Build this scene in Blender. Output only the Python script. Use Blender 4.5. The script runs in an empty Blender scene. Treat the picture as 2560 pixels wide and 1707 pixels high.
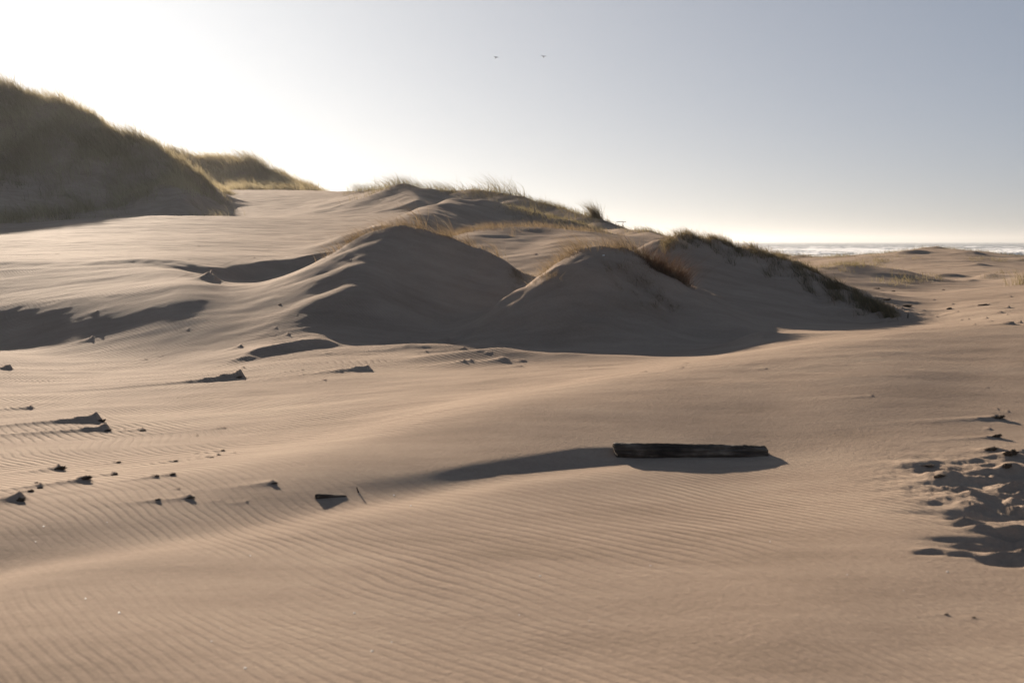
import bpy, bmesh, math, random
import numpy as np
from mathutils import Vector, Matrix

random.seed(7)
RNG = np.random.default_rng(11)
R = math.radians
SC = bpy.context.scene
COL = SC.collection

# ------------------------------------------------------------------ camera
F = 3555.6                      # focal length in photo pixels (50 mm on 36 mm over 2560 px)
PITCH = math.atan(0.07017)
CZ = 8.0                        # eye height above the sea
cam_data = bpy.data.cameras.new('camera')
cam = bpy.data.objects.new('camera', cam_data)
COL.objects.link(cam)
cam.location = (0, 0, CZ)
cam.rotation_euler = (math.pi / 2 - PITCH, 0, 0)
cam_data.lens = 50
cam_data.sensor_width = 36
cam_data.clip_start = 0.1
cam_data.clip_end = 60000
cam_data.dof.use_dof = True
cam_data.dof.focus_distance = 27
cam_data.dof.aperture_fstop = 4.0
SC.camera = cam

# ------------------------------------------------------------------ sky, sun, exposure
SUN_AZ = -19.5                  # degrees, left of the view direction
SUN_EL = 12.9
world = bpy.data.worlds.new('World')
SC.world = world
world.use_nodes = True
nt = world.node_tree
nt.nodes.clear()
w_out = nt.nodes.new('ShaderNodeOutputWorld')
w_bg = nt.nodes.new('ShaderNodeBackground')
w_sky = nt.nodes.new('ShaderNodeTexSky')
w_sky.sky_type = 'NISHITA'
w_sky.sun_disc = False
w_sky.sun_elevation = R(SUN_EL)
w_sky.sun_rotation = R(SUN_AZ)
w_sky.altitude = 0
w_sky.air_density = 0.4
w_sky.dust_density = 1.0
w_sky.ozone_density = 1.0
w_bg.inputs['Strength'].default_value = 0.060
w_mul = nt.nodes.new('ShaderNodeMix')         # white balance of the photograph
w_mul.data_type = 'RGBA'; w_mul.blend_type = 'MULTIPLY'; w_mul.inputs[0].default_value = 1.0
nt.links.new(w_sky.outputs[0], w_mul.inputs[6])
w_mul.inputs[7].default_value = (0.93, 1.10, 1.34, 1)
w_gam = nt.nodes.new('ShaderNodeGamma')       # softer sky contrast, as in thin haze
w_gam.inputs[1].default_value = 0.45
nt.links.new(w_mul.outputs[2], w_gam.inputs[0])
nt.links.new(w_gam.outputs[0], w_bg.inputs[0])
nt.links.new(w_bg.outputs[0], w_out.inputs[0])

sun_dir = Vector((math.sin(R(SUN_AZ)) * math.cos(R(SUN_EL)), math.cos(R(SUN_AZ)) * math.cos(R(SUN_EL)), math.sin(R(SUN_EL))))
sun_data = bpy.data.lights.new('sun', 'SUN')
sun_data.energy = 5.0
sun_data.angle = R(0.6)
sun_data.color = (1.0, 0.85, 0.69)
sun = bpy.data.objects.new('sun', sun_data)
COL.objects.link(sun)
sun.rotation_euler = sun_dir.to_track_quat('Z', 'Y').to_euler()

SC.view_settings.view_transform = 'Standard'
SC.view_settings.look = 'None'
SC.view_settings.gamma = 1.0
SC.view_settings.exposure = 1.46
SC.render.engine = 'CYCLES'
SC.cycles.max_bounces = 6
SC.cycles.diffuse_bounces = 3
SC.cycles.volume_bounces = 1
SC.cycles.transparent_max_bounces = 12
SC.cycles.use_denoising = True

# ------------------------------------------------------------------ helpers
CP, SP = math.cos(PITCH), math.sin(PITCH)

def unproj(x, y, d):
    """photo pixel + forward distance -> world point"""
    a = (x - 1280) / F
    b = -(y - 853.5) / F
    k = d / (CP + b * SP)
    return np.array([a * k, d, CZ + (-SP + b * CP) * k])

def tag(o, label=None, cat=None, group=None, kind=None):
    if label: o['label'] = label
    if cat: o['category'] = cat
    if group: o['group'] = group
    if kind: o['kind'] = kind
    return o

def mesh_np(name, verts, faces, mat, smooth=True, parent=None, attrs=None):
    """verts (n,3), faces (m,3|4) -> object"""
    verts = np.asarray(verts, np.float32)
    faces = np.asarray(faces, np.int32)
    me = bpy.data.meshes.new(name)
    k = faces.shape[1]
    me.vertices.add(len(verts)); me.vertices.foreach_set('co', verts.ravel())
    me.loops.add(faces.size); me.loops.foreach_set('vertex_index', faces.ravel())
    me.polygons.add(len(faces))
    me.polygons.foreach_set('loop_start', np.arange(0, faces.size, k, dtype=np.int32))
    me.polygons.foreach_set('loop_total', np.full(len(faces), k, np.int32))
    me.update(calc_edges=True)
    me.polygons.foreach_set('use_smooth', np.full(len(faces), smooth))
    for an, av in (attrs or {}).items():
        at = me.attributes.new(an, 'FLOAT', 'POINT')
        at.data.foreach_set('value', np.asarray(av, np.float32).ravel())
    if mat: me.materials.append(mat)
    o = bpy.data.objects.new(name, me)
    COL.objects.link(o)
    if parent: o.parent = parent
    return o

def empty(name, loc):
    o = bpy.data.objects.new(name, None)
    COL.objects.link(o)
    o.location = loc
    o.empty_display_size = 0.1
    return o

# numpy noise
_P = np.random.default_rng(5).permutation(4096)
_G = np.random.default_rng(6).uniform(0, 2 * math.pi, 4096)
_GX, _GY = np.cos(_G), np.sin(_G)

def gnoise(x, y, seed=0):
    xi = np.floor(x).astype(np.int64); yi = np.floor(y).astype(np.int64)
    fx = x - xi; fy = y - yi
    u = fx * fx * fx * (fx * (fx * 6 - 15) + 10)
    v = fy * fy * fy * (fy * (fy * 6 - 15) + 10)
    def g(ix, iy, dx, dy):
        h = _P[(_P[(ix + seed * 131) & 4095] + iy) & 4095]
        return _GX[h] * dx + _GY[h] * dy
    a = g(xi, yi, fx, fy); b = g(xi + 1, yi, fx - 1, fy)
    c = g(xi, yi + 1, fx, fy - 1); d = g(xi + 1, yi + 1, fx - 1, fy - 1)
    return (a + u * (b - a) + v * (c - a + u * (a - b - c + d))) * 1.5

def fbm(x, y, octv=4, seed=0, gain=0.5):
    s = 0; a = 1.0
    for i in range(octv):
        s = s + a * gnoise(x * 2 ** i, y * 2 ** i, seed + i * 7)
        a *= gain
    return s

def sstep(a, b, x):
    t = np.clip((x - a) / (b - a), 0, 1)
    return t * t * (3 - 2 * t)

def smax(a, b, k):
    h = np.maximum(k - np.abs(a - b), 0) / k
    return np.maximum(a, b) + h * h * k * 0.25

# ------------------------------------------------------------------ terrain: control points (photo column, distance, depth below the eye)
CTRL = []
def c(x, d, h): CTRL.append((x, d, h))
def cy(x, y, d): CTRL.append((x, d, (y - 604) * d / F))
for x in (-900, 0, 640, 1280, 1920, 2560, 3500):
    c(x, 2.0, 1.72); c(x, 3.5, 1.71)
# near crest running from the lower left up to the log
for x, y, d in ((-300, 1530, 6.9), (0, 1470, 7.1), (350, 1400, 7.6), (700, 1330, 8.25), (1100, 1258, 9.0), (1350, 1212, 9.5), (1600, 1180, 9.95), (1900, 1175, 10.1)):
    cy(x, y, d)
for x, y, d in ((0, 1600, 6.05), (500, 1550, 6.3), (1000, 1450, 7.0), (1000, 1600, 6.0), (1500, 1400, 7.35), (1500, 1650, 5.7), (1950, 1300, 8.35),
                (1950, 1600, 5.85), (2350, 1600, 5.9), (2350, 1400, 7.2), (2600, 1500, 6.5), (2900, 1300, 8.0), (2350, 1230, 8.9), (2600, 1250, 8.7)):
    cy(x, y, d)
# broad swell
for x, y, d in ((1000, 1185, 9.9), (700, 1240, 9.2), (1300, 1140, 10.4), (1700, 1110, 10.9), (2100, 1110, 10.7), (2100, 1020, 11.9), (2400, 1000, 12.3), (2400, 900, 14.4), (2560, 1060, 11.3),
                (2900, 1000, 12), (1600, 1060, 11.6), (1950, 980, 12.8),
                (-300, 1340, 8.6), (0, 1290, 8.9), (400, 1240, 9.45), (800, 1165, 10.3), (1300, 1035, 12.1), (1700, 950, 13.9), (2000, 885, 15.2), (2300, 845, 16.1), (2560, 826, 16.8), (3000, 815, 17.5)):
    cy(x, y, d)
# rippled hollow behind it
for x, d, h in ((-400, 13, 1.9), (0, 13.3, 1.86), (0, 20, 1.97), (0, 25.2, 1.96), (-400, 25, 2.0), (400, 12.9, 1.80), (400, 19.7, 1.92), (400, 24.5, 1.83), (800, 12.5, 1.69), (800, 15.7, 1.75),
                (800, 20.4, 1.76), (800, 23.5, 1.68), (1280, 15.5, 1.58), (1280, 19.2, 1.68), (1280, 22.6, 1.73), (1050, 23.5, 1.72), (1600, 17, 1.5), (1600, 20, 1.66), (1600, 23, 1.74), (1800, 20, 1.58), (1850, 23, 1.62), (1950, 18.5, 1.40),
                (1950, 21, 1.44), (2050, 25, 1.52), (2200, 21.5, 1.38), (2180, 26, 1.5), (2350, 25, 1.42), (2560, 21, 1.33), (2560, 25, 1.28), (3000, 22, 1.3), (2300, 29, 1.40), (2560, 29, 1.19), (2100, 28.6, 1.5)):
    c(x, d, h)
# left shoulder and the plain behind
for x, y, d in ((-400, 890, 27.3), (-400, 815, 29.0), (-400, 760, 31.5), (-400, 690, 35), (0, 862, 27.2), (0, 792, 28.6), (0, 745, 30.8), (0, 695, 33.5), (0, 655, 36.5), (0, 638, 40), (0, 622, 45),
                (125, 846, 26.8), (125, 778, 28.2), (125, 736, 30.5), (250, 826, 26.4), (250, 766, 27.9), (250, 726, 30.2), (250, 685, 33), (250, 650, 37), (250, 630, 42), (380, 790, 26.6), (380, 738, 28.2), (380, 706, 30.5), (450, 765, 26.8), (450, 716, 28.6), (450, 680, 32.5), (450, 645, 38), (450, 628, 43),
                (600, 768, 27.2), (620, 716, 29.8), (740, 800, 26.2), (760, 728, 29.6), (620, 658, 38), (750, 652, 39), (600, 636, 42), (750, 630, 45), (900, 626, 45),
                (0, 600, 50), (300, 604, 47), (300, 585, 55), (0, 585, 58), (600, 600, 50), (600, 580, 58), (900, 600, 52), (900, 575, 60),
                (0, 572, 69), (-400, 590, 69), (150, 552, 71), (400, 541, 72), (600, 542, 72), (900, 552, 71),
                (600, 546, 80), (600, 515, 98), (720, 510, 98), (700, 482, 122), (900, 515, 92), (900, 483, 125), (560, 478, 118), (1000, 486, 122), (820, 480, 140), (-400, 560, 80), (0, 560, 79), (400, 553, 80)):
    cy(x, y, d)
c(1300, 27, 1.62); c(1150, 26, 1.70); c(1400, 23.5, 1.75)
c(620, 33.2, 1.16); c(760, 33.5, 1.2); c(700, 35.4, 1.2)
# behind and between the hummocks
for x, y, d in ((1100, 680, 35), (1100, 610, 44), (1000, 610, 46), (1000, 585, 52), (1300, 748, 30.3), (1380, 700, 32.5), (1250, 665, 37), (1380, 650, 36), (1290, 604, 42), (1400, 600, 42),
                (1500, 690, 33), (1600, 770, 28), (1750, 785, 27.5), (1900, 782, 27.5), (1780, 735, 30), (1950, 740, 31), (1600, 660, 37), (1250, 600, 47), (1250, 560, 62), (1400, 575, 58), (1550, 592, 50), (1700, 640, 45), (1850, 655, 50),
                (1250, 530, 78), (1000, 500, 95), (1450, 600, 70)):
    cy(x, y, d)
# right-hand plain out to the beach
for x, y, d in ((2200, 752, 32), (2400, 726, 35), (2560, 708, 38), (2900, 690, 41), (2050, 740, 36), (2250, 737, 40), (2450, 724, 42), (2250, 712, 50), (2450, 706, 50), (2100, 700, 48),
                (2000, 690, 58), (2560, 690, 52), (2200, 690, 62), (2050, 684, 80), (2560, 674, 75), (2300, 678, 85), (1900, 684, 80), (2900, 672, 80)):
    cy(x, y, d)
for x in (1500, 1800, 2000, 2300, 2600, 3300):
    c(x, 118, 3.0); c(x, 180, 5.5); c(x, 260, 8.2); c(x, 420, 11)
for x in (-1500, -700, 0, 500, 900, 1200):
    c(x, 190, -3.5); c(x, 300, 2); c(x, 420, 10)
for d in (10, 27, 45, 80):
    c(-1600, d, 1.8 if d < 40 else 0.0)
    c(4200, d, 1.3)

CT = np.array(CTRL)
def warp(x, d):
    return (x - 1280) / 1280 * 1.0, np.log(d) * 1.5
px, ps = warp(CT[:, 0], CT[:, 1])
n = len(px)
def U(r2):
    return 0.5 * r2 * np.log(r2 + 1e-12)
K = U((px[:, None] - px) ** 2 + (ps[:, None] - ps) ** 2) + np.eye(n) * 7e-4
Pm = np.c_[np.ones(n), px, ps]
A = np.zeros((n + 3, n + 3)); A[:n, :n] = K; A[:n, n:] = Pm; A[n:, :n] = Pm.T
W = np.linalg.solve(A, np.r_[CT[:, 2], 0, 0, 0])

# fan grid: apex 4 m behind the camera
NU, NV = 1500, 1500
AP = 4.0
uu = np.linspace(-0.47, 0.47, NU)
vv = np.exp(np.linspace(math.log(1.6 + AP), math.log(420 + AP), NV))
GU, GV = np.meshgrid(uu, vv)            # rows = distance
GX = GU * GV
GY = GV - AP
# coarse TPS evaluation, then cubic upsampling along both axes
cu = np.linspace(-0.47, 0.47, 190); cs = np.linspace(math.log(1.6 + AP), math.log(420 + AP), 220)
CU, CS = np.meshgrid(cu, cs)
CYd = np.exp(CS) - AP
CXp = np.clip(1280 + F * (CU * np.exp(CS)) / CYd, -2200, 4800)
qx, qs = warp(CXp, CYd)
H = W[n] + W[n + 1] * qx + W[n + 2] * qs
for i in range(n):
    H += W[i] * U((qx - px[i]) ** 2 + (qs - ps[i]) ** 2)

def cubic_up(Z, src, dst, axis):
    Z = np.moveaxis(Z, axis, 0)
    t = (dst - src[0]) / (src[1] - src[0])
    i = np.clip(np.floor(t).astype(int), 1, len(src) - 3)
    f = (t - i)[:, None]
    a, b, c_, d_ = Z[i - 1], Z[i], Z[i + 1], Z[i + 2]
    out = b + 0.5 * f * (c_ - a + f * (2 * a - 5 * b + 4 * c_ - d_ + f * (3 * (b - c_) + d_ - a)))
    return np.moveaxis(out, 0, axis)
H = cubic_up(H, cu, uu, 1)
H = cubic_up(H, cs, np.log(vv), 0)
Z = CZ - H

# ------------------------------------------------------------------ dunes as ridge lines
def ridge(pts, front, back, rnd, k, warp_a=0.25, warp_s=2.0, seed=1, lr=False):
    """pts: (px, py, d). Rounded ridge with linear flanks, blended into Z."""
    global Z
    P = np.array([unproj(*p) for p in pts])
    zt = P[:, 2].max()
    reach = (zt - (CZ - 2.5)) / min(front, back) + 4
    x0, x1 = P[:, 0].min() - reach, P[:, 0].max() + reach
    y0, y1 = P[:, 1].min() - reach, P[:, 1].max() + reach
    r0 = max(np.searchsorted(vv, y0 + AP) - 1, 0); r1 = min(np.searchsorted(vv, y1 + AP) + 1, NV)
    if r1 - r0 < 2: return
    u0 = min(x0 / vv[r0], x0 / vv[r1 - 1]); u1 = max(x1 / vv[r0], x1 / vv[r1 - 1])
    c0 = max(np.searchsorted(uu, u0) - 1, 0); c1 = min(np.searchsorted(uu, u1) + 1, NU)
    if c1 - c0 < 2: return
    X = GX[r0:r1, c0:c1]; Y = GY[r0:r1, c0:c1]
    Xw = X + warp_a * gnoise(X / warp_s, Y / warp_s, seed) + warp_a * 0.35 * gnoise(X / warp_s * 3.1, Y / warp_s * 3.1, seed + 3)
    Yw = Y + warp_a * gnoise(X / warp_s + 31, Y / warp_s, seed + 1) + warp_a * 0.35 * gnoise(X / warp_s * 3.1, Y / warp_s * 3.1, seed + 5)
    best = np.full(X.shape, -1e9)
    for a, b in zip(P[:-1], P[1:]):
        dx, dy = b[0] - a[0], b[1] - a[1]
        L2 = dx * dx + dy * dy
        t = np.clip(((Xw - a[0]) * dx + (Yw - a[1]) * dy) / L2, 0, 1)
        ex = Xw - a[0] - t * dx; ey = Yw - a[1] - t * dy
        dist = np.sqrt(ex * ex + ey * ey)
        w = sstep(-1, 1, -ey / (dist + 0.15))       # 1 = towards the camera
        if lr: w = sstep(-.6, .6, (dx * ey - dy * ex) / (math.sqrt(L2) * (dist + .15)))    # 1 = left of the travel direction
        sl = back + (front - back) * w
        z = a[2] + t * (b[2] - a[2]) - (np.sqrt((sl * dist) ** 2 + rnd * rnd) - rnd)
        best = smax(best, z, 0.12 * min(1, rnd * 3 + .2)) if best.max() > -1e8 else z
    Z[r0:r1, c0:c1] = smax(Z[r0:r1, c0:c1], best, k)

# far hill and its neighbour
ridge([(-1400, -140, 128), (-500, 72, 115), (-200, 157, 110), (0, 222, 106), (130, 256, 104), (250, 313, 102), (330, 360, 101), (350, 356, 100.5), (372, 368, 100), (412, 402, 98), (428, 440, 93), (440, 500, 88)], 0.55, 0.9, 0.4, 0.8, 1.6, 9, 21)
ridge([(300, 380, 180), (400, 388, 176), (452, 388, 172), (560, 398, 168), (640, 418, 163), (700, 443, 158), (760, 472, 154), (800, 482, 150)], 0.5, 0.45, 0.3, 1.0, 1.2, 9, 25)
# middle row of dunes
ridge([(900, 482, 100), (960, 472, 92), (1010, 465, 86), (1075, 473, 84), (1150, 478, 86), (1200, 474, 84), (1270, 490, 81), (1340, 505, 78), (1400, 523, 75), (1450, 542, 72), (1490, 558, 70), (1540, 580, 68)], 0.34, 0.5, 0.25, 0.8, 0.7, 5, 31)
ridge([(1010, 466, 86), (1040, 500, 78)], 0.5, 0.5, 0.1, 0.6, 0.3, 3, 33)
ridge([(1490, 574, 66), (1560, 573, 62), (1610, 577, 60), (1650, 592, 56)], 0.4, 0.4, 0.2, 0.5, 0.4, 3, 35)
# rounded mound in the centre distance
ridge([(960, 566, 46), (1040, 536, 50), (1100, 511, 54.5), (1150, 499, 57), (1215, 500, 58), (1270, 516, 57.5), (1330, 534, 57), (1400, 554, 56)], 0.56, 0.5, 0.35, 0.9, 0.35, 4, 41)
# low hummock between the two near ones
ridge([(1120, 612, 38), (1200, 586, 40), (1275, 572, 41.5), (1360, 574, 42), (1440, 584, 41), (1480, 600, 38)], 0.2, 0.4, 0.25, 0.7, 0.35, 1.8, 45)
# near hummock A
ridge([(880, 640, 30.4), (940, 596, 30.2), (1005, 578, 30.2), (1070, 578, 30.4), (1130, 592, 30.4), (1195, 624, 30.0), (1240, 672, 29.5), (1275, 715, 28.9), (1315, 752, 28.4)], 0.60, 0.64, 0.10, 0.9, 0.26, 1.5, 51)
ridge([(990, 584, 30.1), (942, 612, 29.1), (902, 660, 27.7), (888, 712, 26.3)], 0.62, 0.50, 0.18, 0.6, 0.10, 1.8, 53, True)
# near hummock B
ridge([(1452, 640, 25.3), (1490, 618, 26.0), (1560, 620, 26.2), (1610, 650, 26.1), (1650, 690, 25.9), (1700, 738, 25.2), (1770, 792, 24.7)], 0.62, 0.7, 0.12, 0.55, 0.2, 1.1, 55)
# long dune C with the couch grass crest
ridge([(1690, 602, 30.6), (1725, 594, 31), (1800, 602, 31.5), (1880, 622, 31.2), (1960, 655, 30.8), (2040, 690, 29.8), (2110, 728, 29.1), (2170, 762, 28.2), (2225, 796, 27.3)], 0.58, 0.5, 0.14, 0.6, 0.22, 1.6, 61)
ridge([(1845, 660, 30.4), (1880, 735, 28.2), (1870, 785, 26.6)], 0.42, 0.42, 0.25, 0.6, 0.2, 1.6, 63)
ridge([(1705, 606, 30.4), (1740, 662, 28.9), (1768, 742, 27.0)], 0.55, 0.34, 0.14, 0.5, 0.15, 1.5, 64, True)
# right-hand dunes
ridge([(1900, 644, 98), (1945, 634, 96), (1975, 647, 92), (2015, 640, 90), (2050, 654, 88), (2100, 664, 84)], 0.35, 0.4, 0.15, 0.6, 0.5, 4, 65)
ridge([(2100, 668, 80), (2180, 652, 78), (2215, 646, 77), (2260, 656, 74)], 0.3, 0.3, 0.15, 0.6, 0.4, 4, 67)
ridge([(2180, 664, 76), (2260, 641, 80), (2320, 624, 83), (2390, 630, 84), (2450, 643, 83), (2520, 656, 82), (2600, 662, 82), (2800, 666, 84)], 0.09, 0.4, 0.3, 0.6, 0.5, 4, 69)
ridge([(2380, 629, 83), (2425, 654, 74), (2450, 684, 62)], 0.20, 0.08, 0.3, 0.5, 0.4, 4, 70, True)
ridge([(2050, 672, 48), (2110, 662, 49), (2160, 662, 49.5), (2200, 672, 49), (2240, 692, 48)], 0.22, 0.4, 0.15, 0.6, 0.3, 2, 71)
ridge([(2120, 742, 31.5), (2170, 737, 31.8), (2210, 752, 31.2)], 0.35, 0.35, 0.1, 0.4, 0.1, 1.2, 73)

# ------------------------------------------------------------------ ray hits on the height field (photo pixel -> ground point)
def z_at(X, Y):
    v = np.log(np.maximum(Y + AP, 1.6 + AP + 1e-3)); lv0 = math.log(1.6 + AP); lv1 = math.log(420 + AP)
    r = np.clip((v - lv0) / (lv1 - lv0) * (NV - 1), 0, NV - 1.001)
    q = np.clip((X / (Y + AP) + 0.47) / 0.94 * (NU - 1), 0, NU - 1.001)
    ri = r.astype(int); qi = q.astype(int); rf = r - ri; qf = q - qi
    return (Z[ri, qi] * (1 - rf) * (1 - qf) + Z[ri + 1, qi] * rf * (1 - qf) + Z[ri, qi + 1] * (1 - rf) * qf + Z[ri + 1, qi + 1] * rf * qf)

_T = np.exp(np.linspace(math.log(2.5), math.log(400), 6000))
def hit(x, y, dmin=2.5, dmax=400):
    """first ground point seen at photo pixel (x, y)"""
    a = (x - 1280) / F; b = -(y - 853.5) / F
    k = _T / (CP + b * SP)
    X = a * k; Zr = CZ + (-SP + b * CP) * k
    g = z_at(X, _T)
    ok = (Zr <= g) & (_T >= dmin) & (_T <= dmax)
    if not ok.any(): return None
    i = int(np.argmax(ok))
    return Vector((float(X[i]), float(_T[i]), float(g[i])))

def topxy(x, dmin, dmax):
    """highest visible ground point in a photo column between two distances (its skyline)"""
    m = (_T >= dmin) & (_T <= dmax)
    T = _T[m]; X = (x - 1280) / F * T * CP
    g = z_at(X, T)
    i = int(np.argmax((g - CZ) / T))
    return Vector((float(X[i]), float(T[i]), float(g[i])))

def local(xc, yc, rad):
    """index window of the grid around a world point"""
    r0 = max(np.searchsorted(vv, yc - rad + AP) - 1, 0); r1 = min(np.searchsorted(vv, yc + rad + AP) + 1, NV)
    c0 = max(np.searchsorted(uu, (xc - rad) / (yc + AP) - 0.01) - 1, 0); c1 = min(np.searchsorted(uu, (xc + rad) / (yc + AP) + 0.01) + 1, NU)
    return slice(r0, r1), slice(c0, c1)

def polydist(X, Y, P):
    """signed distance to polyline (x, y world); negative = camera side; and parameter 0..1"""
    best = np.full(X.shape, 1e9); tt = np.zeros(X.shape); sg = np.zeros(X.shape)
    m = len(P) - 1
    for i, (a, b) in enumerate(zip(P[:-1], P[1:])):
        dx, dy = b[0] - a[0], b[1] - a[1]
        t = np.clip(((X - a[0]) * dx + (Y - a[1]) * dy) / (dx * dx + dy * dy), 0, 1)
        ex = X - a[0] - t * dx; ey = Y - a[1] - t * dy
        d = np.sqrt(ex * ex + ey * ey)
        s = np.sign(dx * ey - dy * ex) * (1 if dx > 0 else -1)
        u_ = d < best
        best = np.where(u_, d, best); tt = np.where(u_, (i + t) / m, tt); sg = np.where(u_, s, sg)
    return best * sg, tt

# groove with a shaded far wall that runs left from under the log
gp = np.array([unproj(*p)[:2] for p in ((250, 1400, 7.75), (700, 1318, 8.5), (1000, 1257, 9.2), (1300, 1205, 9.75), (1480, 1180, 10.1), (1600, 1172, 10.2), (1780, 1170, 10.2), (1930, 1172, 10.25))])
sd, tt = polydist(GX[:700], GY[:700], gp)
amp = np.interp(tt, [0, .143, .286, .43, .57, .71, .857, 1], [0, 0, .018, .050, .056, .042, .016, 0])
far_w = np.interp(tt, [0, 0.35, 0.7, 1], [0.5, 0.34, 0.26, 0.22]) * (1 + .12 * gnoise(GX[:700] * 2, GY[:700] * 2, 79))
prof = np.where(sd > 0, 1 - sstep(0, 1, sd / far_w), np.exp(-(sd / 0.45) ** 2 * 2) )
Z[:700] -= amp * prof * (1 - sstep(2.0, 3.0, np.abs(sd)))

# soft trough behind the near crest and the broad swell beyond it
tp_ = np.array([unproj(*p)[:2] for p in ((-500, 1520, 7.0), (0, 1435, 7.5), (500, 1345, 8.2), (900, 1270, 8.95), (1250, 1205, 9.7))])
sd, tt = polydist(GX[:800], GY[:800], tp_)
Z[:800] -= np.interp(tt, [0, .2, .8, 1], [.05, .05, .05, 0]) * np.where(sd > 0, np.exp(-(sd / .55) ** 2), np.exp(-(sd / .38) ** 2))
sw_ = np.array([unproj(*p)[:2] for p in ((-300, 1350, 8.6), (0, 1300, 8.9), (400, 1240, 9.45), (800, 1165, 10.3), (1300, 1040, 12.1), (1700, 950, 13.9), (2000, 885, 15.2), (2560, 826, 16.8), (3000, 815, 17.5))])
sd, tt = polydist(GX, GY, sw_)
Z += np.interp(tt, [0, .3, .6, 1], [.03, .07, .10, .08]) * np.where(sd > 0, np.exp(-(sd / 1.2) ** 2), np.exp(-(sd / 2.6) ** 2))
# scarp that casts the dark hollow left of hummock A
def scarp(pts, hgt, wid, back_w, k0=0.15, taper=False):
    global Z
    P = np.array([unproj(*p)[:2] for p in pts])
    xc, yc = P.mean(0); rad = np.abs(P - [xc, yc]).max() + back_w + 2
    rs, cs_ = local(xc, yc, rad)
    X = GX[rs, cs_]; Y = GY[rs, cs_]
    s, t = polydist(X, Y + 0.25 * gnoise(X, Y, 77) + 0.10 * gnoise(X * 3.3, Y * 3.3, 78), P)
    e = sstep(0, k0, t) * sstep(0, k0, 1 - t)
    up = sstep(-wid, 0, s) * np.exp(-np.maximum(s, 0) / back_w * 1.5)
    if taper: e = sstep(0, k0, t) * np.clip(1.05 - t, 0, 1) ** .6
    Z[rs, cs_] += hgt * up * e
scarp([(500, 676, 34), (580, 668, 36), (680, 666, 37), (790, 664, 37.5), (880, 660, 38)], 0.22, 0.7, 4)
scarp([(-500, 815, 28.8), (-200, 800, 29.0), (0, 782, 29.2), (130, 768, 29.2), (260, 750, 29.0), (380, 728, 28.8), (520, 694, 29.0)], 0.07, .8, 6, .12, True)
scarp([(560, 850, 21.8), (680, 828, 22.6), (770, 812, 23.2), (870, 806, 23.4)], 0.11, 0.3, 0.9, .25)
scarp([(930, 810, 23.8), (1060, 815, 23.5), (1130, 830, 23.2)], 0.10, 0.3, 1.0)

rh = random.Random(21)
def hummock(xp, d, hgt, rx, ry):
    global Z
    xc = (xp - 1280) / F * d
    rs, cs_ = local(xc, d, max(rx, ry) * 3)
    X = GX[rs, cs_] - xc; Y = GY[rs, cs_] - d
    X = X + .3 * rx * gnoise(GX[rs, cs_] / rx, GY[rs, cs_] / rx, 140)
    r_ = np.sqrt((X / rx) ** 2 + (Y / ry) ** 2 + .04) - .2
    Z[rs, cs_] += hgt * np.exp(-r_ ** 1.4 * 1.3)
for _ in range(18):
    d_ = rh.uniform(50, 86); hh = rh.uniform(.08, .24)
    hummock(rh.uniform(1930, 2620), d_, hh, hh * rh.uniform(3, 6), hh * rh.uniform(2.5, 4))
hummock(1238, 20.6, .15, .8, .45); hummock(1040, 22.6, .10, .9, .4); hummock(1420, 20.2, .10, 1.0, .4); hummock(1900, 22.0, .14, .5, .4)
# little sand peaks with wind tails that point left: (px, py, height m, tail m, width m)
PEAKS = [(240, 1055, .20, 2.0, .2), (265, 1075, .15, 2.2, .15), (355, 1075, .06, .7, .10), (145, 1173, .10, .5, .16), (215, 1205, .12, .8, .13), (285, 1185, .06, .5, .08), (45, 1250, .13, .5, .16),
         (100, 1215, .05, .3, .07), (75, 1228, .05, .3, .07), (555, 1127, .05, .4, .07), (530, 1142, .04, .4, .06), (545, 1137, .03, .3, .05), (435, 1153, .04, .5, .06), (432, 1187, .06, .5, .08), (390, 1190, .04, .3, .06),
         (295, 1155, .04, .4, .06), (475, 1245, .06, .4, .08), (395, 1250, .04, .3, .06), (680, 1208, .05, .5, .10), (600, 945, .26, 2.6, .20), (75, 1020, .10, .8, .14), (918, 925, .2, 1.8, .18), (850, 930, .08, 1.0, .16),
         (25, 925, .2, .9, .14), (600, 870, .18, .3, .16), (230, 845, .16, .5, .12), (720, 838, .09, .2, .08), (875, 845, .10, .3, .1), (690, 820, .06, .2, .06), (365, 898, .07, .2, .07), (250, 912, .05, .3, .06),
         (1175, 905, .10, .7, .16), (1160, 875, .08, .5, .1), (1260, 900, .10, 1.2, .2), (1300, 915, .07, 1.0, .16), (1120, 850, .08, 1.0, .15), (1020, 845, .09, .8, .12), (800, 820, .10, .7, .12),
         (528, 694, .42, .35, .26), (1905, 845, .14, .8, .2), (560, 1070, .05, .6, .08), (310, 1075, .05, .8, .08),
         (95, 1550, .0, .1, .1), (2180, 990, .03, .6, .04), (2495, 1045, .07, 1.0, .08), (2490, 1092, .06, .7, .06), (2365, 1535, .015, .2, .03), (2430, 1545, .015, .15, .03)]
rp = random.Random(4)
def rnd_peaks(n_, x0, x1, y0, y1, h0, h1):
    for _ in range(n_):
        hh = rp.uniform(h0, h1)
        PEAKS.append((rp.uniform(x0, x1), rp.uniform(y0, y1), hh, hh * rp.uniform(3, 8), hh * rp.uniform(.7, 1.1)))
rnd_peaks(40, 60, 900, 780, 960, .03, .07)
rnd_peaks(90, 0, 900, 580, 650, .03, .08)
rnd_peaks(26, 900, 1500, 800, 940, .03, .07)
rnd_peaks(24, 0, 700, 960, 1260, .015, .035)
rnd_peaks(34, 2080, 2560, 725, 815, .05, .13)
rnd_peaks(16, 2200, 2480, 775, 805, .03, .07)
rnd_peaks(10, 1500, 2000, 850, 930, .03, .05)
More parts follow.
